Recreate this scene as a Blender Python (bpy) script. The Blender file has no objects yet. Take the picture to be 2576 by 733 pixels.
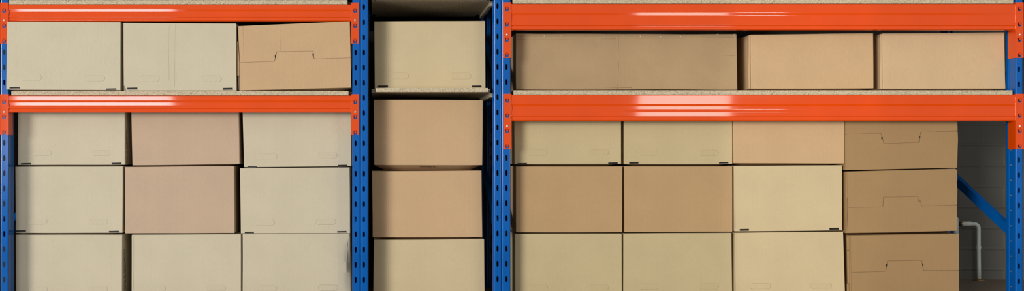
import bpy, bmesh, math, random
from mathutils import Vector, noise

C = bpy.context.scene.collection
SC = bpy.context.scene
random.seed(7)

# ------------------------------------------------------------------ measuring
# The shelving's front plane is y = 0, the camera stands 5.6 m before it.
K = 0.002                    # metres per photo pixel on the front plane
DIST = 5.6
VX, VY = 951.0, 385.0        # foot of the camera axis, photo pixels
CX = (VX - 1288) * K
CZ = 0.76


def sc(d):
    return (DIST + d) / DIST


def X(px, d=0.0):
    return CX + (px - VX) * K * sc(d)


def Z(py, d=0.0):
    return CZ + (VY - py) * K * sc(d)


def P(px, py, d=0.0):
    return Vector((X(px, d), d, Z(py, d)))


# ------------------------------------------------------------------ materials
def newmat(name):
    m = bpy.data.materials.new(name)
    m.use_nodes = True
    nt = m.node_tree
    b = nt.nodes['Principled BSDF']
    return m, nt, b


def N(nt, kind, **kw):
    n = nt.nodes.new(kind)
    for k, v in kw.items():
        if k in n.inputs:
            n.inputs[k].default_value = v
        else:
            setattr(n, k, v)
    return n


def ramp(nt, stops):
    r = nt.nodes.new('ShaderNodeValToRGB')
    e = r.color_ramp.elements
    e[0].position, e[0].color = stops[0][0], (*stops[0][1], 1)
    e[1].position, e[1].color = stops[-1][0], (*stops[-1][1], 1)
    for p, c in stops[1:-1]:
        k = e.new(p)
        k.color = (*c, 1)
    return r


def mul(c, f):
    return tuple(min(1, v * f) for v in c)


def cardboard(name, col, mott=0.07):
    m, nt, b = newmat(name)
    L = nt.links.new
    co = N(nt, 'ShaderNodeTexCoord')
    # fine paper fibres
    mp = N(nt, 'ShaderNodeMapping')
    mp.inputs['Scale'].default_value = (240, 240, 60)
    L(co.outputs['Object'], mp.inputs['Vector'])
    n1 = N(nt, 'ShaderNodeTexNoise', Scale=1.0, Detail=3.0)
    L(mp.outputs[0], n1.inputs['Vector'])
    r1 = ramp(nt, [(0.25, mul(col, 0.955)), (0.5, col), (0.75, mul(col, 1.035))])
    L(n1.outputs['Fac'], r1.inputs['Fac'])
    # broad mottling
    n2 = N(nt, 'ShaderNodeTexNoise', Scale=5.0, Detail=4.0)
    L(co.outputs['Object'], n2.inputs['Vector'])
    r2 = ramp(nt, [(0.3, (1 - mott,) * 3), (0.7, (1, 1, 1))])
    L(n2.outputs['Fac'], r2.inputs['Fac'])
    # vertical flute lines of the corrugation
    mp2 = N(nt, 'ShaderNodeMapping')
    mp2.inputs['Scale'].default_value = (90, 90, 1.3)
    L(co.outputs['Object'], mp2.inputs['Vector'])
    n3 = N(nt, 'ShaderNodeTexNoise', Scale=1.0, Detail=2.0)
    L(mp2.outputs[0], n3.inputs['Vector'])
    r3 = ramp(nt, [(0.3, (0.98,) * 3), (0.7, (1, 1, 1))])
    L(n3.outputs['Fac'], r3.inputs['Fac'])
    mx = N(nt, 'ShaderNodeMixRGB', blend_type='MULTIPLY', Fac=1.0)
    L(r1.outputs[0], mx.inputs[1]); L(r2.outputs[0], mx.inputs[2])
    mx2 = N(nt, 'ShaderNodeMixRGB', blend_type='MULTIPLY', Fac=1.0)
    L(mx.outputs[0], mx2.inputs[1]); L(r3.outputs[0], mx2.inputs[2])
    L(mx2.outputs[0], b.inputs['Base Color'])
    b.inputs['Roughness'].default_value = 0.72
    b.inputs['Specular IOR Level'].default_value = 0.22
    bp = N(nt, 'ShaderNodeBump', Strength=0.07, Distance=0.0015)
    L(n3.outputs['Fac'], bp.inputs['Height'])
    L(bp.outputs[0], b.inputs['Normal'])
    return m


def paint(name, col, rough=0.18, spec=0.5, wob=0.02, var=0.04):
    m, nt, b = newmat(name)
    L = nt.links.new
    co = N(nt, 'ShaderNodeTexCoord')
    n = N(nt, 'ShaderNodeTexNoise', Scale=6.0, Detail=5.0)
    L(co.outputs['Object'], n.inputs['Vector'])
    r = ramp(nt, [(0.3, mul(col, 1 - var)), (0.7, mul(col, 1 + var))])
    L(n.outputs['Fac'], r.inputs['Fac'])
    L(r.outputs[0], b.inputs['Base Color'])
    b.inputs['Roughness'].default_value = rough
    b.inputs['Specular IOR Level'].default_value = spec
    n2 = N(nt, 'ShaderNodeTexNoise', Scale=9.0, Detail=2.0)
    L(co.outputs['Object'], n2.inputs['Vector'])
    bp = N(nt, 'ShaderNodeBump', Strength=wob, Distance=0.02)
    L(n2.outputs['Fac'], bp.inputs['Height'])
    L(bp.outputs[0], b.inputs['Normal'])
    return m


def particle(name, col):
    m, nt, b = newmat(name)
    L = nt.links.new
    co = N(nt, 'ShaderNodeTexCoord')
    mp = N(nt, 'ShaderNodeMapping')
    mp.inputs['Scale'].default_value = (330, 330, 640)
    L(co.outputs['Object'], mp.inputs['Vector'])
    v = N(nt, 'ShaderNodeTexVoronoi', Scale=1.0)
    L(mp.outputs[0], v.inputs['Vector'])
    n = N(nt, 'ShaderNodeTexNoise', Scale=1.3, Detail=3.0)
    L(mp.outputs[0], n.inputs['Vector'])
    r = ramp(nt, [(0.30, mul(col, 0.42)), (0.43, mul(col, 0.85)), (0.58, col), (0.8, mul(col, 1.25))])
    mixf = N(nt, 'ShaderNodeMixRGB', Fac=0.45)
    sx = N(nt, 'ShaderNodeSeparateColor')
    L(v.outputs['Color'], sx.inputs[0])
    L(n.outputs['Fac'], mixf.inputs[1]); L(sx.outputs[0], mixf.inputs[2])
    L(mixf.outputs[0], r.inputs['Fac'])
    L(r.outputs[0], b.inputs['Base Color'])
    b.inputs['Roughness'].default_value = 0.8
    b.inputs['Specular IOR Level'].default_value = 0.2
    bp = N(nt, 'ShaderNodeBump', Strength=0.4, Distance=0.001)
    L(n.outputs['Fac'], bp.inputs['Height'])
    L(bp.outputs[0], b.inputs['Normal'])
    return m


def plain(name, col, rough=0.5, metal=0.0, spec=0.5):
    m, nt, b = newmat(name)
    co = N(nt, 'ShaderNodeTexCoord')
    n = N(nt, 'ShaderNodeTexNoise', Scale=25.0, Detail=3.0)
    nt.links.new(co.outputs['Object'], n.inputs['Vector'])
    r = ramp(nt, [(0.3, mul(col, 0.9)), (0.7, mul(col, 1.08))])
    nt.links.new(n.outputs['Fac'], r.inputs['Fac'])
    nt.links.new(r.outputs[0], b.inputs['Base Color'])
    b.inputs['Roughness'].default_value = rough
    b.inputs['Metallic'].default_value = metal
    b.inputs['Specular IOR Level'].default_value = spec
    return m


def block_wall(name):
    m, nt, b = newmat(name)
    L = nt.links.new
    co = N(nt, 'ShaderNodeTexCoord')
    mp = N(nt, 'ShaderNodeMapping')
    mp.inputs['Rotation'].default_value = (math.radians(-90), 0, 0)
    mp.inputs['Location'].default_value = (0.215, 0.066, 0)
    L(co.outputs['Object'], mp.inputs['Vector'])
    br = N(nt, 'ShaderNodeTexBrick', Scale=1.0)
    br.inputs['Color1'].default_value = (0.105, 0.105, 0.095, 1)  # pale wall darkened: the shade behind the rack is in its colour
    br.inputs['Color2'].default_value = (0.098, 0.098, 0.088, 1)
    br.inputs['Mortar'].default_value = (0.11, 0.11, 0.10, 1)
    br.inputs['Mortar Size'].default_value = 0.012
    br.inputs['Mortar Smooth'].default_value = 1.0
    br.inputs['Brick Width'].default_value = 0.25
    br.inputs['Row Height'].default_value = 0.125
    L(mp.outputs[0], br.inputs['Vector'])
    L(br.outputs['Color'], b.inputs['Base Color'])
    n = N(nt, 'ShaderNodeTexNoise', Scale=40.0, Detail=4.0)
    L(co.outputs['Object'], n.inputs['Vector'])
    ad = N(nt, 'ShaderNodeMath', operation='MULTIPLY_ADD')
    L(n.outputs['Fac'], ad.inputs[0]); ad.inputs[1].default_value = 0.25
    L(br.outputs['Fac'], ad.inputs[2])
    bp = N(nt, 'ShaderNodeBump', Strength=0.5, Distance=0.006, invert=False)
    L(ad.outputs[0], bp.inputs['Height'])
    L(bp.outputs[0], b.inputs['Normal'])
    b.inputs['Roughness'].default_value = 0.6
    return m


M = {
    'beige': cardboard('beige cardboard', (0.585, 0.525, 0.395)),
    'sand': cardboard('sand cardboard', (0.60, 0.49, 0.305)),
    'kraft': cardboard('kraft cardboard', (0.57, 0.39, 0.225)),
    'pale kraft': cardboard('pale kraft cardboard', (0.62, 0.445, 0.27)),
    'rose': cardboard('rosy kraft cardboard', (0.53, 0.395, 0.285)),
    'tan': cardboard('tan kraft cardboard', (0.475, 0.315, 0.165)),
    'dimmed tan': cardboard('dimmed tan kraft cardboard', (0.365, 0.235, 0.115)),  # tan darkened further: the shade over the stack is in the colour
    'shadowed': cardboard('olive beige cardboard', (0.54, 0.445, 0.265)),  # sand darkened: the right bay's weaker light is in the colour
    'brown': cardboard('brown kraft cardboard', (0.44, 0.31, 0.175), 0.12),
    'cut': plain('cut cardboard edge', (0.27, 0.20, 0.12), 0.9, 0, 0.1),
    'slot': plain('dark slot shade', (0.010, 0.008, 0.007), 0.6, 0, 0.3),  # near-black stand-in for the shade inside slots and holes
    'tab': plain('grey tab', (0.20, 0.18, 0.15), 0.6, 0, 0.3),
    'ink': plain('black print', (0.02, 0.016, 0.012), 0.8, 0, 0.1),
    'orange': paint('orange paint', (0.74, 0.068, 0.0006), 0.07, 0.68, 0.008),
    'blue': paint('blue paint', (0.001, 0.105, 0.43), 0.17, 0.34, 0.02, 0.1),
    'hookmat': paint('orange hook paint', (0.62, 0.06, 0.006), 0.3, 0.4),
    'board': particle('particleboard', (0.60, 0.51, 0.36)),
    'chrome': plain('zinc', (0.85, 0.85, 0.83), 0.35, 0.6),
    'pale': plain('bare punched steel', (0.30, 0.31, 0.31), 0.5, 0.6),
    'wall': block_wall('painted block wall'),
    'floor': plain('brown floor', (0.27, 0.21, 0.165), 0.6),
    'deck': plain('dark blocker deck', (0.06, 0.055, 0.05), 0.8, 0, 0.2),
    'pipe': plain('white pipe paint', (0.76, 0.84, 0.82), 0.35),
    'brass': plain('brass', (0.45, 0.30, 0.12), 0.4, 0.8),
    'black': plain('black plastic', (0.012, 0.012, 0.013), 0.5),
    'crate': plain('grey crate plastic', (0.20, 0.20, 0.185), 0.5),
    'green': plain('green plastic', (0.05, 0.26, 0.04), 0.5),
    'batten': plain('pale timber batten', (0.50, 0.44, 0.33), 0.75, 0, 0.2),
}


for k, c0 in (('beige', (0.585, 0.525, 0.395)), ('sand', (0.60, 0.49, 0.305)), ('shadowed', (0.54, 0.445, 0.265))):
    M['perf ' + k] = plain('perforated ' + k + ' cardboard', mul(c0, 0.74), 0.9, 0, 0.1)


# ------------------------------------------------------------------ objects
def tag(o, label=None, cat=None, group=None, kind=None):
    if label: o['label'] = label
    if cat: o['category'] = cat
    if group: o['group'] = group
    if kind: o['kind'] = kind
    return o


def empty(name, loc):
    o = bpy.data.objects.new(name, None)
    o.empty_display_size = 0.05
    C.objects.link(o)
    o.location = loc
    return o


def worldloc(o):
    v = Vector((0, 0, 0))
    while o is not None:
        v = v + Vector(o.location)
        o = o.parent
    return v


def link(name, bm, mats, parent=None, origin=None, smooth=False, bevel=0, solid=0, segs=2):
    """bm holds world coordinates; the object's origin goes to `origin`."""
    if origin is None:
        lo = Vector((1e9,) * 3); hi = Vector((-1e9,) * 3)
        for v in bm.verts:
            for i in range(3):
                lo[i] = min(lo[i], v.co[i]); hi[i] = max(hi[i], v.co[i])
        origin = Vector(((lo.x + hi.x) / 2, (lo.y + hi.y) / 2, lo.z))
    bmesh.ops.translate(bm, verts=bm.verts, vec=-Vector(origin))
    bmesh.ops.recalc_face_normals(bm, faces=bm.faces)
    me = bpy.data.meshes.new(name)
    bm.to_mesh(me); bm.free()
    for m in (mats if isinstance(mats, (list, tuple)) else [mats]):
        me.materials.append(m)
    if smooth:
        for p in me.polygons: p.use_smooth = True
    o = bpy.data.objects.new(name, me)
    C.objects.link(o)
    if parent is not None:
        o.parent = parent
        o.location = Vector(origin) - worldloc(parent)
    else:
        o.location = origin
    if solid:
        s = o.modifiers.new('thickness', 'SOLIDIFY'); s.thickness = solid; s.offset = 0
    if bevel:
        b = o.modifiers.new('bevel', 'BEVEL'); b.width = bevel; b.segments = segs
        b.limit_method = 'ANGLE'; b.angle_limit = math.radians(35)
        if smooth: b.harden_normals = True
    return o


def add_box(bm, a, b, mi=0):
    x0, y0, z0 = a; x1, y1, z1 = b
    v = [bm.verts.new(p) for p in ((x0, y0, z0), (x1, y0, z0), (x1, y1, z0), (x0, y1, z0),
                                   (x0, y0, z1), (x1, y0, z1), (x1, y1, z1), (x0, y1, z1))]
    for f in ((0, 3, 2, 1), (4, 5, 6, 7), (0, 1, 5, 4), (1, 2, 6, 5), (2, 3, 7, 6), (3, 0, 4, 7)):
        fc = bm.faces.new([v[i] for i in f]); fc.material_index = mi
    return v


def add_prism(bm, poly, off, mi=0):
    """extrude a closed 3-D polygon by the vector off"""
    a = [bm.verts.new(p) for p in poly]
    b = [bm.verts.new(Vector(p) + Vector(off)) for p in poly]
    n = len(poly)
    bm.faces.new(a).material_index = mi
    bm.faces.new(b[::-1]).material_index = mi
    for i in range(n):
        bm.faces.new((a[i], b[i], b[(i + 1) % n], a[(i + 1) % n])).material_index = mi


def add_tube(bm, pts, r, seg=8, mi=0, caps=True, radii=None):
    pts = [Vector(p) for p in pts]
    rings = []
    for i, p in enumerate(pts):
        t = (pts[min(i + 1, len(pts) - 1)] - pts[max(i - 1, 0)]).normalized()
        u = t.cross(Vector((0, 1, 0.01)))
        if u.length < 1e-3: u = t.cross(Vector((1, 0, 0)))
        u.normalize(); w = t.cross(u)
        rr = radii[i] if radii else r
        rings.append([bm.verts.new(p + rr * (math.cos(2 * math.pi * k / seg) * u + math.sin(2 * math.pi * k / seg) * w)) for k in range(seg)])
    for a, b in zip(rings, rings[1:]):
        for k in range(seg):
            bm.faces.new((a[k], a[(k + 1) % seg], b[(k + 1) % seg], b[k])).material_index = mi
    if caps:
        bm.faces.new(rings[0][::-1]).material_index = mi
        bm.faces.new(rings[-1]).material_index = mi


def plate_with_holes(bm, outer, holes, y, mi=0):
    """flat plate in the x-z plane at depth y with real holes"""
    edges = []
    for loop in [outer] + holes:
        vs = [bm.verts.new((x, y, z)) for x, z in loop]
        for i in range(len(vs)):
            edges.append(bm.edges.new((vs[i], vs[(i + 1) % len(vs)])))
    r = bmesh.ops.triangle_fill(bm, use_beauty=True, edges=edges, normal=(0, -1, 0))
    for g in r['geom']:
        if isinstance(g, bmesh.types.BMFace): g.material_index = mi


def dome(bm, c, r, sy=1.0, mi=0):
    m = bmesh.ops.create_uvsphere(bm, u_segments=12, v_segments=8, radius=r)
    for v in m['verts']:
        v.co = Vector((v.co.x + c[0], v.co.y * sy + c[1], v.co.z + c[2]))


# ------------------------------------------------------------------ setting
WA = math.radians(10)
WPX = Vector((X(2467, 1.05), 1.10, 0))            # the wall runs past the pipe's foot
wdir = Vector((math.cos(WA), -math.sin(WA), 0))
bm = bmesh.new()
vs = [bm.verts.new(p) for p in ((-8, 0, 0), (1.6, 0, 0), (1.6, 0, 3.2), (-8, 0, 3.2), (-8, 0.1, 0), (1.6, 0.1, 0), (1.6, 0.1, 3.2), (-8, 0.1, 3.2))]
for f in ((0, 1, 2, 3), (5, 4, 7, 6), (4, 0, 3, 7), (1, 5, 6, 2), (3, 2, 6, 7), (4, 5, 1, 0)):
    bm.faces.new([vs[i] for i in f])
wall = link('wall_back', bm, M['wall'], origin=Vector((0, 0, 0)))
wall.location = WPX
wall.rotation_euler = (0, 0, -WA)
tag(wall, 'grey painted block wall behind the shelving', 'wall', kind='structure')
bm = bmesh.new()
add_box(bm, (-5.5, -6.5, -0.1), (5.5, 5.0, 0.0))
fl = link('floor', bm, M['floor'])
tag(fl, 'brown floor under the shelving', 'floor', kind='structure')


bm = bmesh.new()
add_box(bm, (-2.74, 0.14, 0.0), (-2.625, 1.95, 1.56))  # added wall end, stops side light reaching the gaps
wl_ = link('added_wall_left', bm, M['wall'])
tag(wl_, 'added grey wall end beside the far left post, keeping light out', 'wall', kind='structure')
bm = bmesh.new()
add_box(bm, (-5.5, -0.02, 1.565), (5.5, 5.0, 1.70))  # added unseen deck, keeps light off the wall behind the rack
ce = link('added_deck', bm, M['deck'])
tag(ce, 'added low dark deck above the shelving, blocking light', 'added_deck', kind='structure')


# ------------------------------------------------------------------ uprights
PITCH = 38.15
TOPZ = 1.563
UD = 0.085               # depth of a post's section
RACKD = 0.75


def hexhole(x, z, w=0.0052, h=0.0145):
    return [(x - w * .75, z + h), (x + w * .55, z + h), (x + w, z + h * .45), (x + w, z - h * .5), (x + w * .5, z - h), (x - w * .6, z - h), (x - w, z - h * .4), (x - w, z + h * .4)]


def post(name, x0, x1, yf, yb, parent, slotx=None, slot0=18.0, pale_side=None):
    """roll-formed U section, open towards the rack's inside; yf is the slotted face"""
    bm = bmesh.new()
    s = 1 if yb > yf else -1
    r = 0.006
    holes = []
    if slotx is not None:
        k = 0
        while True:
            z = Z(slot0 + PITCH * k)
            if z < 0.06: break
            if z < TOPZ - 0.03: holes.append(hexhole(slotx, z))
            k += 1
        zz = Z(slot0)
        while True:
            zz += PITCH * K
            if zz > TOPZ - 0.03: break
            holes.append(hexhole(slotx, zz))
    plate_with_holes(bm, [(x0 + r, 0.0), (x1 - r, 0.0), (x1 - r, TOPZ), (x0 + r, TOPZ)], holes, yf)
    for sx, xe in ((-1, x0), (1, x1)):
        pr = []
        for i in range(6):
            a = math.pi / 2 * i / 5
            pr.append((xe - sx * r + sx * r * math.sin(a), yf + s * (r - r * math.cos(a))))
        pr += [(xe, yf + s * 0.030), (xe - sx * 0.0025, yf + s * 0.034), (xe - sx * 0.0025, yf + s * 0.058), (xe, yf + s * 0.062), (xe, yb), (xe - sx * 0.010, yb)]
        cols = [(bm.verts.new((px, py, 0)), bm.verts.new((px, py, TOPZ))) for px, py in pr]
        for a, b in zip(cols, cols[1:]):
            bm.faces.new((a[0], b[0], b[1], a[1]))
    o = link(name, bm, [M['blue'], M['pale']], parent, solid=0.0018)
    return o


def brace_part(parent, xc, z0, d0, d1, slope, name='brace'):
    """C-section diagonal in the frame's own plane"""
    bm = bmesh.new()
    z1 = z0 + slope * (d1 - d0)
    h = 0.027
    w = 0.012
    t = 0.003
    prof = [(-w, -h), (w, -h), (w, -h + t), (-w + t, -h + t), (-w + t, h - t), (w, h - t), (w, h), (-w, h)]
    a = [Vector((xc + x, d0, z0 + z)) for x, z in prof]
    add_prism(bm, a, (0, d1 - d0, z1 - z0))
    return link(name, bm, M['blue'], parent)


def rack_frame(xa, xb, slotx, slot0, label, inner, rivets=False):
    x0, x1 = X(xa), X(xb)
    xm = (x0 + x1) / 2
    root = empty('rack_frame', (xm, RACKD / 2, 0))
    tag(root, label, 'rack frame', 'blue shelving frames')
    p = post('upright_post', x0, x1, 0.0, UD, root, X(slotx), slot0)
    if rivets:
        xs = x0 if inner < 0 else x1
        for k in range(16):
            z = Z(149 + PITCH * k, 0.055)
            if z < 0.05: break
            b = bmesh.new()
            add_tube(b, [(xs - 0.0022, 0.046, z), (xs + 0.002, 0.046, z)], 0.0035, 10)
            link('rivet', b, M['pale'], p)
    post('upright_post', x0, x1, RACKD, RACKD - UD, root, xm, slot0)
    brace_part(root, xm, 0.353, UD - 0.03, RACKD - UD + 0.03, 0.463)
    brace_part(root, xm, 1.115, UD - 0.03, RACKD - UD + 0.03, 0.42)
    for yy in (0.0, RACKD):
        b = bmesh.new()
        s = 1 if yy == 0 else -1
        add_box(b, (x0 + 0.0012, yy + s * 0.002, 0.0), (x1 - 0.0012, yy + s * (UD + 0.02), 0.005))
        link('foot_plate', b, M['blue'], root)
    return root


rack_frame(1.5, 21, 11, 17.0, 'blue slotted post frame at the far left end of the shelving', 1)
rack_frame(886.5, 906, 894.5, 18.0, 'blue slotted post frame ending the left rack, beside its orange connectors', 1)
rack_frame(907.5, 926, 915.5, 18.0, 'blue slotted post frame bounding the narrow middle bay on its left', 1)
rack_frame(1243, 1261.5, 1251.5, 16.0, 'blue slotted post frame bounding the narrow middle bay on its right', -1)
rack_frame(1263, 1284, 1274, 16.0, 'blue slotted post frame starting the wide right rack, beside its orange connectors', 1)
rack_frame(2555.5, 2573, 2563.5, 22.0, 'blue slotted post frame at the far right end, riveted side showing', -1, True)


# ------------------------------------------------------------------ orange beams
def fillet(pr, r=0.0018, n=4):
    out = []
    for i, p in enumerate(pr):
        p = Vector(p)
        if i == 0 or i == len(pr) - 1:
            out.append(p); continue
        a = Vector(pr[i - 1]) - p; b = Vector(pr[i + 1]) - p
        la, lb = a.length, b.length
        c = min(r, la * 0.45, lb * 0.45)
        a.normalize(); b.normalize()
        p0 = p + a * c; p2 = p + b * c
        for k in range(n + 1):
            t = k / n
            out.append((1 - t) ** 2 * p0 + 2 * t * (1 - t) * p + t * t * p2)
    return out


LOW = [(0, .006), (0.8, 0), (12.5, 0), (18, .0022), (26, .0022), (31, 0), (32.2, 0), (33.6, .0028), (38.6, .0006), (40.6, 0.0), (42.6, .004)]
TALL = [(0, .006), (0.8, 0), (23, 0), (29, .0023), (36.5, .0023), (43, 0), (54.5, 0), (56.4, .0034), (61, .0012), (63.6, 0.0), (66, .005)]


def shelf_beam(xl, xr, ty, prof, conn, label):
    """conn: (left px range, right px range, y top, y bottom, hook ys, pin y)"""
    (la, lb), (ra, rb), cy0, cy1, hooks, pin = conn
    root = empty('shelf_beam', ((X(xl) + X(xr)) / 2, 0.02, Z(ty + prof[-1][0])))  # load beam carrying a shelf board
    tag(root, label, 'shelf beam', 'orange shelf beams')
    FY = -0.0025
    pr = fillet([(y + FY, Z(ty + t)) for t, y in prof])
    pr = [Vector((0.045, pr[0].y))] + pr + [Vector((0.045, pr[-1].y))]
    bm = bmesh.new()
    xa, xb = X(lb) - 0.001, X(ra) + 0.001
    add_prism(bm, [(xa, p.x, p.y) for p in pr], (xb - xa, 0, 0))
    bar = link('beam_bar', bm, M['orange'], root)
    # weld beads against the connectors
    for xx in (xa + 0.0015, xb - 0.0015):
        b = bmesh.new()
        pts, rad = [], []
        z0, z1 = Z(ty + 3), Z(ty + prof[-1][0] - 1)
        for i in range(22):
            t = i / 21
            pts.append((xx + random.uniform(-.0012, .0012), FY + 0.0005, z0 + (z1 - z0) * t)); rad.append(random.uniform(.0014, .0034))
        add_tube(b, pts, .002, 8, radii=rad)
        link('weld', b, M['orange'], bar, smooth=True)
    for side, (xa_, xb_) in ((-1, (la, lb)), (1, (ra, rb))):
        x0, x1 = X(xa_), X(xb_)
        xc = (x0 + x1) / 2 + (-0.001 if side < 0 else 0.001)
        holes = []
        for hy in hooks:
            z = Z(hy + 2.2)
            w = 0.0092
            holes.append([(xc - w, z + 0.0095), (xc - w * .45, z + 0.0095), (xc - w * .45, z + .015), (xc + w * .45, z + .015), (xc + w * .45, z + 0.0095), (xc + w, z + 0.0095), (xc + w * .82, z - 0.0095), (xc - w * .82, z - 0.0095)])
        b = bmesh.new()
        plate_with_holes(b, [(x0, Z(cy1)), (x1, Z(cy1)), (x1, Z(cy0)), (x0, Z(cy0))], holes, -0.004)
        # flange that turns back along the post towards the bay
        xf = x1 if side < 0 else x0
        fl_ = [b.verts.new(p) for p in ((xf, -0.004, Z(cy0)), (xf, 0.064, Z(cy0)), (xf, 0.064, Z(cy1)), (xf, -0.004, Z(cy1)))]
        b.faces.new(fl_)
        xo = x0 if side < 0 else x1
        lip = [b.verts.new(p) for p in ((xo, -0.004, Z(cy0)), (xo, -0.0021, Z(cy0)), (xo, -0.0021, Z(cy1)), (xo, -0.004, Z(cy1)))]
        b.faces.new(lip)
        con = link('end_connector', b, M['orange'], root, solid=0.0022)
        for hy in hooks:
            z = Z(hy + 2.2)
            b = bmesh.new()
            poly = [(xc - .0038, -.003, z + .015), (xc + .0038, -.003, z + .015), (xc + .0038, -.006, z + .006), (xc + .006, -.0075, z + .002), (xc, -.0075, z - .0015), (xc - .006, -.0075, z + .002), (xc - .0038, -.006, z + .006)]
            add_prism(b, poly, (0, .0018, 0))
            link('hook', b, M['hookmat'], con)
        b = bmesh.new()
        dome(b, (xc, -0.0056, Z(pin)), 0.0058, 0.7)
        link('safety_pin', b, M['chrome'], con, smooth=True)
    return root


LH1 = [26, 64, 102.5]
shelf_beam(21, 885, 10.9, LOW, ((1.5, 22), (883.5, 902.5), 6.5, 110, LH1, 51), 'upper short orange beam over the left shelf, one bright streak along it')
shelf_beam(21, 885, 240.5, LOW, ((1.5, 22), (884, 903), 237.5, 340, [256, 294, 333], 282), 'lower short orange beam on the left, two bright streaks along it')
shelf_beam(1286, 2556, 9.5, TALL, ((1265.5, 1285.5), (2553.8, 2573.5), 6, 146, [21.5, 60, 98.5, 137], 87.5), 'upper tall orange beam over the long brown box on the right rack')
shelf_beam(1286, 2556, 239, TALL, ((1266.5, 1286), (2553.8, 2574), 236.5, 376, [252, 290, 328.5, 367], 317.5), 'lower tall orange beam on the right, over the four-wide carton stacks')


# ------------------------------------------------------------------ boards
def shelf_board(xa, xb, ytop, ybot, label, ext=0.021, notch=0.092, front=0.0):
    x0, x1 = X(xa, front), X(xb, front)
    z0, z1 = Z(ybot, front), Z(ytop, front)
    poly = [(x0, front), (x1, front), (x1, notch), (x1 + ext, notch), (x1 + ext, RACKD - 0.1), (x1, RACKD - 0.1), (x1, RACKD - 0.01), (x0, RACKD - 0.01), (x0, RACKD - 0.1), (x0 - ext, RACKD - 0.1), (x0 - ext, notch), (x0, notch)]
    bm = bmesh.new()
    add_prism(bm, [(x, y, z0) for x, y in poly], (0, 0, z1 - z0))
    o = link('shelf_board', bm, M['board'])
    tag(o, label, 'shelf board', 'particleboard shelves')
    return o


shelf_board(23, 874, 0.3, 10.6, 'particleboard shelf on the upper left orange beam, top edge of the photo', front=-0.004)
shelf_board(28.5, 876.5, 229.6, 240.2, 'particleboard shelf carrying three cartons on the lower left beam', front=-0.004)
shelf_board(945, 1227.5, 222, 231.6, 'particleboard shelf in the middle bay under the single beige carton')
shelf_board(945, 1227.5, -13, -3, 'particleboard shelf at the top of the middle bay, grey underside showing')
shelf_board(1290, 2549, -2, 8.9, 'particleboard shelf on the upper tall right beam, top edge of the photo', front=-0.004)
shelf_board(1292.5, 2547, 227.6, 238.4, 'particleboard shelf under the long brown box and two tan boxes', front=-0.004)


def batten(px, top_py, label, side):
    z1 = Z(top_py) - 0.001
    x = X(px)
    bm = bmesh.new()
    poly = [(x, 0.092, z1), (x, RACKD - 0.1, z1), (x, RACKD - 0.1, z1 - 0.021), (x, 0.092, z1 - 0.021)]
    add_prism(bm, poly, (side * 0.016, 0, 0))
    o = link('support_batten', bm, M['batten'])
    tag(o, label, 'batten', 'battens carrying the middle shelves')


batten(1236.5, 231.6, 'pale batten under the right end of the lower middle shelf', 1)
batten(1236.5, -3, 'pale batten under the right end of the topmost middle shelf', 1)


# ------------------------------------------------------------------ cartons
CLEAR = 0.0016


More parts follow.
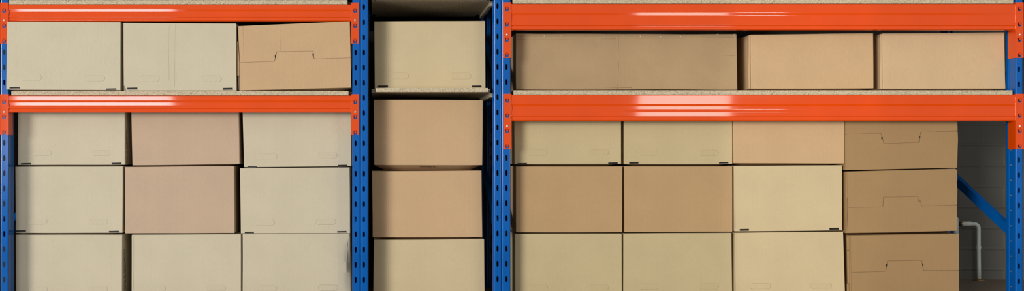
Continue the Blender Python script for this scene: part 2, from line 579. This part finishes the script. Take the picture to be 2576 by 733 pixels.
class Carton:
    def __init__(self, label, quad, d, mat, support=0.0, depth=0.40, inset=0.035, seed=0, amp=0.0016, cuts=9,
                 group='', dents=(), name='cardboard_box', bevel=0.0025, yaw=0.0):
        TL, TR, BR, BL = [P(x, y, d) for x, y in quad]
        self.q = (TL, TR, BR, BL); self.d = d; self.quadpx = quad
        self.lift = 0.0
        self.amp = amp; self.seed = Vector((seed * 3.7, seed * 1.3, seed * 2.1)); self.mat = M[mat]; self.key = mat; self.dents = dents
        bm = bmesh.new()
        sl, sr = support if isinstance(support, tuple) else (support, support)
        nx, nz, ny = cuts, cuts, 6
        # front, back and the four sides as grids welded together
        back = Vector((yaw, depth, 0))

        def pt(u, v, w):
            f = (TL * (1 - u) + TR * u) * (1 - v) + (BL * (1 - u) + BR * u) * v
            return f + back * w
        cache = {}

        def vert(i, j, k):
            key = (i, j, k)
            if key not in cache:
                u, v, w = i / nx, j / nz, k / ny
                p = pt(u, v, w)
                p = self.disp(p)
                sup = (sl * (1 - u) + sr * u) + CLEAR if sl else 0.0
                if j == nz and p.z > sup:
                    wid = (TR - TL).length
                    e = min(u * wid, (1 - u) * wid, w * depth, (1 - w) * depth)
                    # flatten onto the support where the flaps hang down
                    t = min(1.0, e / inset)
                    p.z -= (p.z - sup) * t
                elif j == nz:
                    p.z = sup
                cache[key] = bm.verts.new(p)
            return cache[key]
        # finer rows at the rim so the sag of the bottom flaps starts close to the edge
        for i in range(nx):
            for j in range(nz):
                bm.faces.new((vert(i, j, 0), vert(i, j + 1, 0), vert(i + 1, j + 1, 0), vert(i + 1, j, 0)))
                bm.faces.new((vert(i, j, ny), vert(i + 1, j, ny), vert(i + 1, j + 1, ny), vert(i, j + 1, ny)))
        for i in range(nx):
            for k in range(ny):
                bm.faces.new((vert(i, 0, k), vert(i + 1, 0, k), vert(i + 1, 0, k + 1), vert(i, 0, k + 1)))
                bm.faces.new((vert(i, nz, k), vert(i, nz, k + 1), vert(i + 1, nz, k + 1), vert(i + 1, nz, k)))
        for j in range(nz):
            for k in range(ny):
                bm.faces.new((vert(0, j, k), vert(0, j, k + 1), vert(0, j + 1, k + 1), vert(0, j + 1, k)))
                bm.faces.new((vert(nx, j, k), vert(nx, j + 1, k), vert(nx, j + 1, k + 1), vert(nx, j, k + 1)))
        self.o = link(name, bm, self.mat, smooth=True, bevel=bevel, segs=2)
        tag(self.o, label, 'cardboard box', group)

    def disp(self, p):
        if self.amp:
            n = noise.noise_vector(p * 3.2 + self.seed)
            p = p + Vector((n.x * self.amp * 0.9, n.y * self.amp, n.z * self.amp * 0.9))
        for (dx, dy, rx, ry, dep) in self.dents:
            if p.y < self.d + 0.05:
                px = VX + (p.x - CX) / (K * sc(self.d)); py = VY - (p.z - CZ) / (K * sc(self.d))
                e = ((px - dx) / rx) ** 2 + ((py - dy) / ry) ** 2
                if e < 1: p = p + Vector((0, dep * (1 - e) ** 1.5, 0))
        return p

    def S(self, px, py, out=0.0):
        p = self.disp(P(px, py, self.d))
        return p + Vector((0, -out - self.lift, 0))

    # ---- parts
    def pill(self, x0, y0, x1, y1, strong=1.0):
        """perforated outline of a carry hole"""
        bm = bmesh.new()
        r = (y1 - y0) / 2; yc = (y0 + y1) / 2
        pts = []
        for k in range(13):
            a = math.pi / 2 + math.pi * k / 12
            pts.append((x0 + r + r * math.cos(a), yc - r * math.sin(a)))
        for k in range(13):
            a = -math.pi / 2 + math.pi * k / 12
            pts.append((x1 - r + r * math.cos(a), yc - r * math.sin(a)))
        n = len(pts)
        # proud pressed panel with a cut line round it
        ctr = ((x0 + x1) / 2, yc)
        wl = 0.42 if strong > 1.1 else 0.34
        def inset(p, t):
            vx, vy = p[0] - ctr[0], p[1] - ctr[1]
            if abs(vx) < (x1 - x0) / 2 - r: return (p[0], p[1] - math.copysign(t, vy))
            cx_ = ctr[0] + math.copysign((x1 - x0) / 2 - r, vx)
            l = math.hypot(p[0] - cx_, vy) or 1
            return (p[0] - (p[0] - cx_) / l * t, p[1] - vy / l * t)
        o_ = [bm.verts.new(self.S(*p, out=0.0002)) for p in pts]
        m_ = [bm.verts.new(self.S(*inset(p, wl), out=0.0005)) for p in pts]
        q_ = [bm.verts.new(self.S(*inset(p, wl + 0.35), out=0.0011)) for p in pts]
        for i in range(n):
            j = (i + 1) % n
            gap = (i * 7 + int(x0)) % 11 < (2 if strong > 1.1 else 5)
            f = bm.faces.new((o_[i], o_[j], m_[j], m_[i])); f.material_index = 0 if gap else 1
            bm.faces.new((m_[i], m_[j], q_[j], q_[i]))
        h = n // 2
        for i in range(h - 1):
            bm.faces.new((q_[i], q_[i + 1], q_[n - 2 - i], q_[n - 1 - i]))
        link('hand_hole', bm, [self.mat, M['cut'] if strong > 1.1 else M['perf ' + self.key]], self.o)

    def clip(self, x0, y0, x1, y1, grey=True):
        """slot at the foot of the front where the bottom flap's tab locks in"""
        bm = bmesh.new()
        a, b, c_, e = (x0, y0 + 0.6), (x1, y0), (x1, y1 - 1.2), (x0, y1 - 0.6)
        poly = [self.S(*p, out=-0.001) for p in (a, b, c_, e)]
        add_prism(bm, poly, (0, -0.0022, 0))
        s = link('lock_slot_shade', bm, M['slot'], self.o)
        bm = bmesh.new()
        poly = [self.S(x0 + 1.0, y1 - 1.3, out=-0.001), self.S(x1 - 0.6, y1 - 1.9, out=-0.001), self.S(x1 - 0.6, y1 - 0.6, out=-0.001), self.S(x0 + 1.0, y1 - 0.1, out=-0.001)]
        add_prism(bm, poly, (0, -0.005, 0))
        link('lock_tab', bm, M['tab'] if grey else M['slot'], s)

    def flap(self, pts, name, thick=0.0045, mat=None, out=0.0, label=None):
        bm = bmesh.new()
        base = [self.S(x, y, out=out - 0.0015) for x, y in pts]
        add_prism(bm, base, (0, -thick - 0.0015, 0))
        o = link(name, bm, mat or self.mat, self.o)
        if label: o['label'] = label
        return o

    def seam_flaps(self, upper, seam, lower, gap=1.0, upname='lid_flap', loname='front_panel', thick=0.006, out=0.0):
        """two panels in one plane that meet along the notched seam (left to right)"""
        def off(t):
            res = []
            for i, p in enumerate(seam):
                a = Vector(seam[max(i - 1, 0)]); b = Vector(seam[min(i + 1, len(seam) - 1)])
                n0 = []
                for q0, q1 in ((a, Vector(p)), (Vector(p), b)):
                    e = q1 - q0
                    if e.length > 1e-6: n0.append(Vector((-e.y, e.x)).normalized())
                n = sum(n0, Vector((0, 0)))
                n.normalize()
                k = t / max(0.5, n.dot(n0[0]))
                res.append((p[0] + n.x * k, p[1] + n.y * k))
            return res
        self.flap(upper + off(-gap / 2)[::-1], upname, thick, out=out)
        self.flap(off(gap / 2) + lower, loname, thick, out=out)

    def hole(self, x, y, rx, ry):
        bm = bmesh.new()
        poly = [self.S(x + rx * math.cos(a), y + ry * math.sin(a), out=0.003) for a in [2 * math.pi * k / 14 for k in range(14)]]
        add_prism(bm, poly, (0, -0.0032, 0))
        link('tab_hole_shade', bm, M['slot'], self.o)  # raised dark oval paints the shade in the gap

    def line(self, pts, name='crease', r=0.0009, mat=None, out=0.0002):
        bm = bmesh.new()
        add_tube(bm, [self.S(x, y, out=out) for x, y in pts], r, 6)
        link(name, bm, mat or self.mat, self.o, smooth=True)

    def staple(self, x, y, big=False):
        bm = bmesh.new()
        r = 0.0013
        add_tube(bm, [self.S(x - 1.6, y + 2.0, .0012), self.S(x + 1.9, y - 2.2, .0016)], r, 6)
        add_tube(bm, [self.S(x - 2.4, y - 1.2, .0008), self.S(x - 1.2, y + 0.4, .0014)], r, 6)
        if big: add_tube(bm, [self.S(x - 3.4, y + 0.4, .0008), self.S(x + 0.8, y - 2.8, .0012)], r, 6)
        link('staple', bm, M['chrome'], self.o, smooth=True)

    def text(self, s, origin, rot, size):
        cu = bpy.data.curves.new('print', 'FONT')
        cu.body = s; cu.size = size; cu.extrude = 0.0002; cu.align_x = 'LEFT'
        t = bpy.data.objects.new('printed_text', cu)
        me = bpy.data.meshes.new_from_object(t)
        bpy.data.objects.remove(t); bpy.data.curves.remove(cu)
        me.materials.clear(); me.materials.append(M['ink'])
        o = bpy.data.objects.new('printed_text', me)
        C.objects.link(o)
        o.parent = self.o
        o.location = Vector(origin) - worldloc(self.o)
        o.rotation_euler = rot
        return o


GL, GM, GR = 'cartons on the left rack', 'cartons in the middle bay', 'cartons on the right rack'
zL = Z(229.6, -0.004)      # top of the lower left board
zM = Z(222)
zR = Z(227.6, -0.004)


def top_of(py, d):
    return Z(py, d)


# left shelf
DA = -0.018
c = Carton('greyish beige carton at the far left of the shelf, lapping over the blue post', [(23.5, 55), (304, 56), (303, 228), (23.5, 226.5)], DA, 'beige', zL, seed=1, group=GL)
c.flap([(19, 54.5), (303.6, 56.6), (302.6, 227.4), (16.5, 225.6)], 'front_panel', 0.004, out=0.0)
c.lift = 0.0042
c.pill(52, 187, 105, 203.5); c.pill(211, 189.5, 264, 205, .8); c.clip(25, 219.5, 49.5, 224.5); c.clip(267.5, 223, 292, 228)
c = Carton('greyish beige carton in the middle of the left shelf, torn at its lower left corner', [(310, 57.5), (594, 59.5), (595, 229), (311, 229)], DA + 0.004, 'beige', zL, seed=2, group=GL)
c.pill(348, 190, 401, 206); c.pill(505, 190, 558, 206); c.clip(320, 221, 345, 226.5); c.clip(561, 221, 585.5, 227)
c.line([(426, 62), (424, 120), (425, 200)], r=.0005); c.line([(441, 62), (440, 110), (439, 220)], r=.0004)
c.flap([(311.5, 216), (314, 219), (313, 222), (317, 224), (315.5, 228), (311.5, 228)], 'torn_corner', 0.001, M['tab'])
# tilted flap carton
c = Carton('tilted tan carton with a notched lid flap at the right of the left shelf', [(598, 66), (880, 55), (884, 221.5), (604, 228.8)], 0.004, 'kraft', zL, seed=3, group=GL, inset=0.06)
c.seam_flaps([(599, 66), (880, 54.6)], [(604, 157.5), (691, 155), (697, 131), (702, 130.5), (787, 129), (790, 147.5), (794, 149.5), (882, 146)], [(884, 220.8), (605.5, 228)])
c.lift = 0.0
c.hole(693.5, 142.5, 1.8, 5); c.hole(788, 138.5, 1.8, 5.5)
c.line([(705, 73), (705.5, 128)], r=.0005, out=.0061); c.line([(801, 68), (801.5, 113)], r=.0005, out=.0061); c.line([(611, 66), (614, 156)], r=.0009, out=.0061)
c.flap([(596.4, 105), (599, 104), (602.3, 158), (602.4, 190.5), (596.6, 191)], 'side_flap', 0.003, out=0.002)
c.flap([(598, 192), (603, 191), (605.5, 227.5), (600.5, 228.4)], 'side_flap', 0.002, M['rose'], out=-0.006)

# left stacks, three rows of three
DB = 0.10
rC = {0: 419.8, 1: 418.6, 2: 422.6}
rD = {0: 590.8, 1: 590, 2: 588.4}
c = Carton('grey beige carton behind the lower beam, top of the left column', [(45.5, 250), (314, 250), (314.5, 415), (45, 415.8)], DB, 'beige', (Z(420, DB), Z(419, DB)), seed=4, group=GL)
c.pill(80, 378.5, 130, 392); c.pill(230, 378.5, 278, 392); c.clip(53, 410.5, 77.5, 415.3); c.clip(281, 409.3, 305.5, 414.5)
c.text('carton de déménagement', (c.q[1].x + 0.0016, DB + 0.030, Z(412, DB)), (math.pi / 2, -math.pi / 2, math.pi / 2), 0.017)
c.text('karton de transport', (c.q[1].x + 0.0016, DB + 0.052, Z(412, DB)), (math.pi / 2, -math.pi / 2, math.pi / 2), 0.015)
c = Carton('pinkish brown carton behind the lower beam, second column of the left rack', [(330, 250), (600.5, 250), (602.5, 413.2), (333, 417)], DB, 'rose', (Z(420.3, DB), Z(418.3, DB)), seed=5, group=GL)
c = Carton('grey beige carton behind the lower beam, beside the slotted posts, top of third column', [(610, 255), (883.5, 252), (884, 419), (613.5, 421.3)], DB, 'beige', (Z(424, DB), Z(421.3, DB)), seed=6, group=GL)
c.pill(649, 386, 697, 401); c.pill(797, 384, 848.5, 399.5); c.clip(622.5, 418, 645, 422); c.clip(850, 415, 873.5, 420)

c = Carton('grey beige carton in the middle row of the first left column', [(38, 420), (309, 419), (308, 586.6), (39.5, 587)], DB, 'beige', Z(591.0, DB), seed=7, group=GL)
c.pill(67, 550, 119, 565.5, .7); c.pill(221, 552, 272, 565.5, .8); c.clip(40, 579.8, 65, 585); c.clip(274, 581.3, 298.5, 586)
c = Carton('pinkish brown carton in the middle row of the second left column', [(314, 420.3), (589, 418.3), (590, 587.3), (314.5, 588)], DB, 'rose', (Z(591.2, DB), Z(589.4, DB)), seed=8, group=GL)
c = Carton('grey beige carton in the middle row, beside the slotted posts of the left rack', [(603.5, 424), (880, 421.3), (881, 587.6), (606, 588)], DB, 'beige', (Z(589.4, DB), Z(588.7, DB)), seed=9, group=GL)
c.pill(641, 552.5, 691.5, 568, .7); c.pill(793, 551.5, 845.5, 566, 1.3); c.clip(616, 583.3, 638.5, 588); c.clip(848, 581.4, 871, 586)

c = Carton('grey beige carton at the bottom left, printed lettering on its shaded side', [(39, 591), (308, 591), (307, 757.5), (40, 757.5)], DB, 'beige', 0.0, seed=10, group=GL)
c.pill(70, 721, 120, 736, .8); c.pill(221, 720.5, 271.5, 736, .8)
c.text('carton de déménagement', (c.q[1].x + 0.0016, DB + 0.040, Z(735, DB)), (math.pi / 2, -math.pi / 2, math.pi / 2), 0.021)
c.text('von de transport', (c.q[1].x + 0.0016, DB + 0.068, Z(735, DB)), (math.pi / 2, -math.pi / 2, math.pi / 2), 0.021)
c = Carton('grey beige carton in the bottom row of the second left column', [(331, 591.2), (606, 589.4), (606, 757.5), (331, 757.5)], DB, 'beige', 0.0, seed=11, group=GL)
c.pill(367, 719, 417, 734, .7); c.pill(518, 718, 568, 733, 1.0); c.line([(336, 595), (335.5, 730)], r=.0008)
c = Carton('grey beige carton at the bottom beside the slotted posts, its right edge dented', [(610, 589.4), (880, 588.7), (883, 757.5), (610, 757.5)], DB, 'beige', 0.0, seed=12, group=GL, cuts=26,
           dents=[(884, 650, 16, 50, 0.02), (886, 700, 18, 60, 0.016)])
c.pill(646, 719, 697, 733.5, .8); c.pill(800, 718, 850.5, 732.5, 1.4)
c.line([(876, 592), (875, 606), (872, 625), (872.5, 660)], r=.0007)

# middle bay
DM = 0.13
c = Carton('single beige carton standing on the shelf of the middle bay', [(941, 53.5), (1221, 52.5), (1221.5, 224.3), (942, 224.3)], DM, 'sand', zM, seed=13, group=GM)
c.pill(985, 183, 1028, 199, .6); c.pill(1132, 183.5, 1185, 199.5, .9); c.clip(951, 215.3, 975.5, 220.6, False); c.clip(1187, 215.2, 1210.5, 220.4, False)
c = Carton('orange tan carton under the middle shelf, its dark printed underside showing', [(940, 251), (1214.5, 252), (1213.5, 416), (941.5, 416)], DM, 'kraft', (Z(431, DM), Z(429.6, DM)), seed=14, group=GM, inset=0.055)
bt = c.text('BODENSEITE', (X(1101, 0.143), 0.1465, Z(417.4, DM+.01) - 0.004), (0, 0, 0), 0.014)
bt.rotation_euler = (math.radians(180 + 23), 0, 0); bt.location.x = X(1056, 0.143) - worldloc(c.o).x
c = Carton('orange tan carton halfway down the middle bay stack', [(935.5, 431), (1211.5, 429.6), (1213.5, 598), (937, 597.6)], DM, 'kraft', (Z(604.4, DM), Z(602.6, DM)), seed=15, group=GM)
c = Carton('beige carton at the bottom of the middle bay stack', [(940, 604.4), (1218, 602.6), (1220, 756), (939, 756)], DM, 'sand', 0.0, seed=16, group=GM)

# right shelf
DE = 0.10
c = Carton('long brown carton with a stapled top edge on the right shelf', [(1297, 84), (1853, 86), (1855, 226), (1298.5, 226)], DE, 'brown', zR, seed=17, group=GR, cuts=24, amp=0.0035, depth=0.45)
for x, y in ((1328, 89), (1370, 89), (1412, 89), (1467, 89), (1522, 89), (1570, 89), (1611, 91), (1662, 92), (1713, 90.5), (1759, 88), (1805, 87), (1848, 88)):
    c.staple(x, y, x in (1570, 1370, 1662, 1848))
c.line([(1554, 85), (1554.5, 110), (1553, 140), (1555.5, 165), (1554, 195), (1554, 225)], 'seam', r=.0022, out=-.0006)
c.line([(1300, 99), (1400, 99.5), (1550, 98)], r=.0007); c.line([(1558, 98), (1700, 97), (1845, 95)], r=.0007)
c.line([(1380, 107), (1550, 106)], r=.0004); c.line([(1760, 137), (1850, 141)], r=.0004); c.line([(1470, 222), (1590, 221)], r=.001); c.line([(1300, 91), (1325, 92)], r=.0008)
c = Carton('plain tan box with its left side open to view on the right shelf', [(1888.5, 87), (2196.5, 83), (2197.5, 223), (1889.5, 224.6)], DE - 0.02, 'kraft', zR, seed=18, group=GR, depth=0.42)
c.flap([(1884.3, 89), (1887.2, 88), (1887.6, 150), (1888.4, 224), (1884, 223.5), (1883.4, 180), (1884.4, 130)], 'side_flap', 0.003, out=-0.006)
c = Carton('plain tan box at the far right end of the right shelf', [(2219.5, 84), (2527, 81), (2530, 224), (2220.5, 224.3)], DE - 0.02, 'pale kraft', zR, seed=19, group=GR, depth=0.42)
c.flap([(2214.8, 86), (2218, 84.8), (2218.4, 150), (2219.4, 224), (2215, 223.5), (2214.2, 180), (2215.4, 130)], 'side_flap', 0.003, out=-0.006)

# right stacks
DF = 0.09
c = Carton('olive beige carton behind the beam, top of the first right column by the post', [(1293, 248), (1562, 248), (1563, 412.8), (1294.5, 413.8)], DF, 'shadowed', Z(418.4, DF), seed=20, group=GR)
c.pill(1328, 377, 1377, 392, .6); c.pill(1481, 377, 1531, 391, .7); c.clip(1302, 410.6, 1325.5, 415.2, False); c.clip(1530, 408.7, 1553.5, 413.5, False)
c = Carton('olive beige carton behind the beam, top of the second right column', [(1571, 248), (1842.5, 248), (1842.5, 413.6), (1571, 413.6)], DF, 'shadowed', Z(418.4, DF), seed=21, group=GR)
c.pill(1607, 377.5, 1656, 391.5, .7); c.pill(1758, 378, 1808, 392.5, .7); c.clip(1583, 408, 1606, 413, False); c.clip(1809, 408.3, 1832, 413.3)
c = Carton('plain tan carton behind the beam, top of the third right column', [(1844.5, 246), (2124.5, 244), (2124, 412), (1846, 411.6)], DF - 0.01, 'kraft', (Z(417.5, DF), Z(416.5, DF)), seed=22, group=GR)
c = Carton('tan carton with an upward notched front flap, top of the fourth right column', [(2125.5, 268), (2405.5, 262), (2406, 423), (2126, 428.8)], DF - 0.012, 'dimmed tan', (Z(430.7, DF - 0.005), Z(423.4, DF - 0.005)), seed=23, group=GR)
c.seam_flaps([(2126.5, 269), (2405, 263), (2405.8, 320)][:2], [(2126.5, 339.5), (2129, 338), (2214.5, 336), (2218.5, 347), (2222, 361.5), (2309.5, 359), (2310, 357), (2315, 333.4), (2407.5, 330.5)], [(2408.3, 352), (2407.6, 370), (2406, 422.4), (2126.5, 428)], upname='back_panel', loname='front_flap')
c.hole(2217, 347.5, 1.6, 4.2); c.hole(2312, 345.5, 1.8, 4.4)

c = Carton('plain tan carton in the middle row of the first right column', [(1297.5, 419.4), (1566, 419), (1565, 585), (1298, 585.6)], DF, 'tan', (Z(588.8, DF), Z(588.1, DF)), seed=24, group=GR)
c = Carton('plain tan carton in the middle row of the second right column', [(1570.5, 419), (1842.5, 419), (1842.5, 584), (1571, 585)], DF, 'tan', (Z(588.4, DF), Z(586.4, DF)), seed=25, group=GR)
c = Carton('bright beige carton with two dark slots in the middle row of third right column', [(1846.5, 417.5), (2119, 416.5), (2119.5, 580.8), (1848, 583)], DF, 'sand', (Z(586.4, DF), Z(583.4, DF)), seed=26, group=GR)
c.clip(1861, 576.2, 1884, 581.2, False); c.clip(2087, 574, 2110.5, 579.2, False); c.line([(1849, 425), (1850, 575)], r=.0008)
c = Carton('tan carton with a notched lid flap, middle of the fourth right column', [(2128, 432), (2404, 424.8), (2405, 581.8), (2128, 588)], DF - 0.005, 'dimmed tan', (Z(592.3, DF - 0.005), Z(588.6, DF - 0.005)), seed=27, group=GR)
c.seam_flaps([(2130, 433), (2404, 426.2), (2407, 476)], [(2132.5, 523.5), (2220, 521), (2222, 496.5), (2308, 495), (2309.5, 508), (2313, 503), (2317, 517), (2318.5, 518.5), (2406.3, 516)], [(2405, 581), (2129.5, 587)])
c.flap([(2126.6, 500), (2129.5, 498), (2129.5, 587), (2127, 588)], 'side_flap', 0.004, out=0.001)
c.flap([(2401.5, 428), (2406, 427.4), (2406.6, 456), (2403.5, 459)], 'corner_tab', 0.003, out=0.005)
c = Carton('olive beige carton in the bottom row of the first right column', [(1295.5, 589), (1564, 588.4), (1564, 757.5), (1296, 757.5)], DF, 'shadowed', 0.0, seed=28, group=GR)
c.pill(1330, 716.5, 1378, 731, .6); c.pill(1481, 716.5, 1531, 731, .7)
c = Carton('olive beige carton in the bottom row of the second right column', [(1568.5, 588.4), (1841, 586.4), (1842, 757.5), (1568.5, 757.5)], DF, 'shadowed', 0.0, seed=29, group=GR)
c.pill(1605, 714.5, 1656, 729, .6); c.pill(1757, 714, 1808, 729, .6)
c = Carton('bright beige carton with two clear carry holes at the bottom of third right column', [(1848.5, 586.4), (2122, 583.4), (2127, 757.5), (1848, 757.5)], DF, 'sand', 0.0, seed=30, group=GR)
c.pill(1886, 713.5, 1938.5, 728, 1.5); c.pill(2039, 712.5, 2092.5, 727, 1.5); c.line([(1851, 590), (1850.5, 733)], r=.0008)
c = Carton('tan carton with a notched lid flap at the bottom of the fourth right column', [(2137, 592.3), (2411.5, 588.6), (2410.5, 757.5), (2139, 757.5)], DF - 0.005, 'dimmed tan', 0.0, seed=31, group=GR)
c.seam_flaps([(2138.5, 593), (2411, 589.4)], [(2140.5, 685.5), (2227, 683.5), (2229.5, 670), (2232, 657), (2317.5, 655.8), (2321.5, 680), (2324, 681.8), (2411, 681.3)], [(2410.5, 755), (2140.5, 755)])
c.hole(2229, 668, 1.5, 3.6); c.hole(2320.5, 667, 1.5, 4)
c.flap([(2132, 596), (2137.3, 595), (2137.6, 629), (2133, 630)], 'side_flap', 0.003, out=-0.012)
c.flap([(2133, 631.5), (2139, 631), (2140.5, 713), (2134, 713)], 'side_flap', 0.003, out=-0.012)
c.flap([(2134, 715), (2139, 714.5), (2139.5, 756), (2134.5, 756)], 'side_flap', 0.003, out=-0.02)

# ------------------------------------------------------------------ heating pipe at the wall
DPp = 1.02


def arc(cx, cy, r, a0, a1, n=8):
    return [(cx + r * math.cos(math.radians(a0 + (a1 - a0) * k / n)), cy - r * math.sin(math.radians(a0 + (a1 - a0) * k / n))) for k in range(n + 1)]


root = empty('heating_pipe', (X(2462, DPp), DPp, 0))
tag(root, 'white heating pipe with an elbow running down the grey block wall', 'pipe')
bm = bmesh.new()
pts = [(2436, 564)] + arc(2450, 576, 12, 90, 0) + [(2462, 620), (2462.5, 670), (2463, VY + CZ / (K * sc(DPp)))]
add_tube(bm, [P(x, y, DPp) for x, y in pts], 0.0115, 14)
link('branch_pipe', bm, M['pipe'], root, smooth=True)
bm = bmesh.new()
add_tube(bm, [P(2419, 564, DPp), P(2422, 563.8, DPp), P(2440, 563.6, DPp), P(2444, 563.4, DPp)], 0.0135, 14, radii=[.011, .0145, .0145, .012])
link('pipe_sleeve', bm, M['pipe'], root, smooth=True)
bm = bmesh.new()
add_tube(bm, [P(2462, 619.5, DPp), P(2462, 625.5, DPp)], 0.0135, 14)
link('pipe_collar', bm, M['pipe'], root)
bm = bmesh.new()
add_tube(bm, [P(2411.8, 564, DPp), P(2416.5, 564, DPp)], 0.012, 12)
link('valve_body', bm, M['black'], root)
bm = bmesh.new()
add_tube(bm, [P(2416.5, 564, DPp), P(2419.5, 564, DPp)], 0.0135, 12)
link('brass_ring', bm, M['brass'], root)
bm = bmesh.new()
add_tube(bm, [(X(2463, DPp), DPp, 0.0), (X(2463, DPp), DPp, 0.006), (X(2463, DPp), DPp, 0.012)], 0.03, 16, radii=[.034, .030, .014])
link('floor_flange', bm, M['brass'], root, smooth=True)
root = empty('riser_pipe', (X(2407, DPp), DPp, 0))
tag(root, 'thick white riser pipe half hidden behind the tan stack', 'pipe')
bm = bmesh.new()
xr_ = X(2405.5, DPp)
add_tube(bm, [(xr_, DPp, 0), (xr_, DPp, Z(553, DPp)), (xr_, DPp, Z(549, DPp)), (xr_, DPp, Z(546, DPp))], 0.0165, 16, radii=[.0135, .0135, .012, .007])
link('riser_tube', bm, M['pipe'], root, smooth=True)
bm = bmesh.new()
add_tube(bm, [(X(2390, DPp), DPp, Z(585.5, DPp)), (X(2408, DPp), DPp, Z(585.5, DPp))], 0.009, 12)
link('riser_branch', bm, M['pipe'], root, smooth=True)


# ------------------------------------------------------------------ dim crates behind the middle bay
def crate(z0, z1, label, handle):
    d0, d1 = 0.78, 1.12
    x0, x1 = X(1085, d0), X(1252, d0)
    t = 0.004
    bm = bmesh.new()
    add_box(bm, (x0 + .008, d0 + .008, z0), (x1 - .008, d1 - .008, z0 + .006))
    for a, b in (((x0 + .006, d0 + .006, z0), (x1 - .006, d0 + .006 + t, z1 - .02)), ((x0 + .006, d1 - .006 - t, z0), (x1 - .006, d1 - .006, z1 - .02)),
                 ((x0 + .006, d0 + .006 + t, z0), (x0 + .006 + t, d1 - .006 - t, z1 - .02)), ((x1 - .006 - t, d0 + .006 + t, z0), (x1 - .006, d1 - .006 - t, z1 - .02))):
        add_box(bm, a, b)
    o = link('storage_crate', bm, M['crate'])
    tag(o, label, 'crate', 'grey crates behind the middle bay')
    bm = bmesh.new()
    w = .012
    for a, b in (((x0, d0, z1 - .02), (x1, d0 + w, z1)), ((x0, d1 - w, z1 - .02), (x1, d1, z1)), ((x0, d0 + w, z1 - .02), (x0 + w, d1 - w, z1)), ((x1 - w, d0 + w, z1 - .02), (x1, d1 - w, z1))):
        add_box(bm, a, b)
    link('rim', bm, M['crate'], o)
    if handle:
        bm = bmesh.new()
        add_box(bm, (X(1222, d0), d0 - .01, z1 - .018), (X(1246, d0), d0, z1 - .002))
        h = link('handle', bm, M['green'], o)
        h['label'] = 'green handle'


crate(0.0, 0.325, 'grey crate with a green handle, lowest behind the middle bay', True)
crate(0.325, 0.630, 'grey crate in the middle of the dim stack behind the middle bay', False)
crate(0.630, 0.855, 'grey crate topmost of the dim stack behind the middle bay', False)

# ------------------------------------------------------------------ light
w = bpy.data.worlds.new('World'); SC.world = w
w.use_nodes = True
nt = w.node_tree
tc = N(nt, 'ShaderNodeTexCoord')
sp = N(nt, 'ShaderNodeSeparateXYZ')
nt.links.new(tc.outputs['Generated'], sp.inputs[0])
mr = N(nt, 'ShaderNodeMapRange')
mr.inputs['From Min'].default_value = 0.0; mr.inputs['From Max'].default_value = -0.7
mr.inputs['To Min'].default_value = 0.008; mr.inputs['To Max'].default_value = 0.45
nt.links.new(sp.outputs['Y'], mr.inputs['Value'])
bg = nt.nodes['Background']
bg.inputs['Color'].default_value = (1.0, 0.97, 0.92, 1)       # added front fill that lifts the shadows
nt.links.new(mr.outputs[0], bg.inputs['Strength'])


def area(name, loc, target, sx, sz, power, col):
    l = bpy.data.lights.new(name, 'AREA')
    l.shape = 'RECTANGLE'; l.size = sx; l.size_y = sz; l.energy = power; l.color = col
    o = bpy.data.objects.new(name, l); C.objects.link(o)
    o.location = loc
    v = Vector(target) - Vector(loc)
    o.rotation_euler = v.to_track_quat('-Z', 'Y').to_euler()
    return o


area('softbox_left', (-2.86, -3.0, 0.90), (-2.0, 0.0, 0.90), 1.18, 0.64, 31, (0.96, 0.985, 1.0))
area('softbox_right', (1.69, -3.0, 0.85), (1.5, 0.0, 0.85), 0.70, 0.8, 16, (1.0, 0.95, 0.86))
area('lamp_right', (2.28, -3.0, 1.42), (1.5, 0.0, 0.95), 0.36, 0.22, 7, (1.0, 0.95, 0.86))
sun = bpy.data.lights.new('key_light', 'SUN')
sun.energy = 2.42; sun.angle = math.radians(16); sun.color = (1.0, 0.955, 0.87)
so = bpy.data.objects.new('key_light', sun); C.objects.link(so)
so.location = (-4, -4, 1)
so.rotation_euler = Vector((0.85, 1.0, -0.13)).to_track_quat('-Z', 'Y').to_euler()

s = bpy.data.lights.new('spot_light', 'SPOT')
s.energy = 80; s.color = (1.0, 0.92, 0.78); s.spot_size = math.radians(37.2); s.spot_blend = 0.06; s.shadow_soft_size = 0.05
so = bpy.data.objects.new('spot_light', s); C.objects.link(so)
so.location = (-0.8, -3.5, 1.0)
v = Vector((1.43, 0, Z(350))) - Vector(so.location)
so.rotation_euler = v.to_track_quat('-Z', 'Y').to_euler()
so.scale = (0.25, 1, 1)

# ------------------------------------------------------------------ camera
cam = bpy.data.cameras.new('Camera')
cam.sensor_width = 36.0; cam.sensor_fit = 'HORIZONTAL'
cam.lens = 36.0 * (DIST / K) / 2576
cam.shift_x = (1288 - VX) / 2576
cam.shift_y = (VY - 366.5) / 2576
co = bpy.data.objects.new('Camera', cam); C.objects.link(co)
co.location = (CX, -DIST, CZ)
co.rotation_euler = (math.pi / 2, 0, 0)
SC.camera = co

SC.view_settings.view_transform = 'Standard'
SC.view_settings.look = 'None'
SC.view_settings.gamma = 1
SC.view_settings.exposure = -0.17
SC.view_settings.use_curve_mapping = False
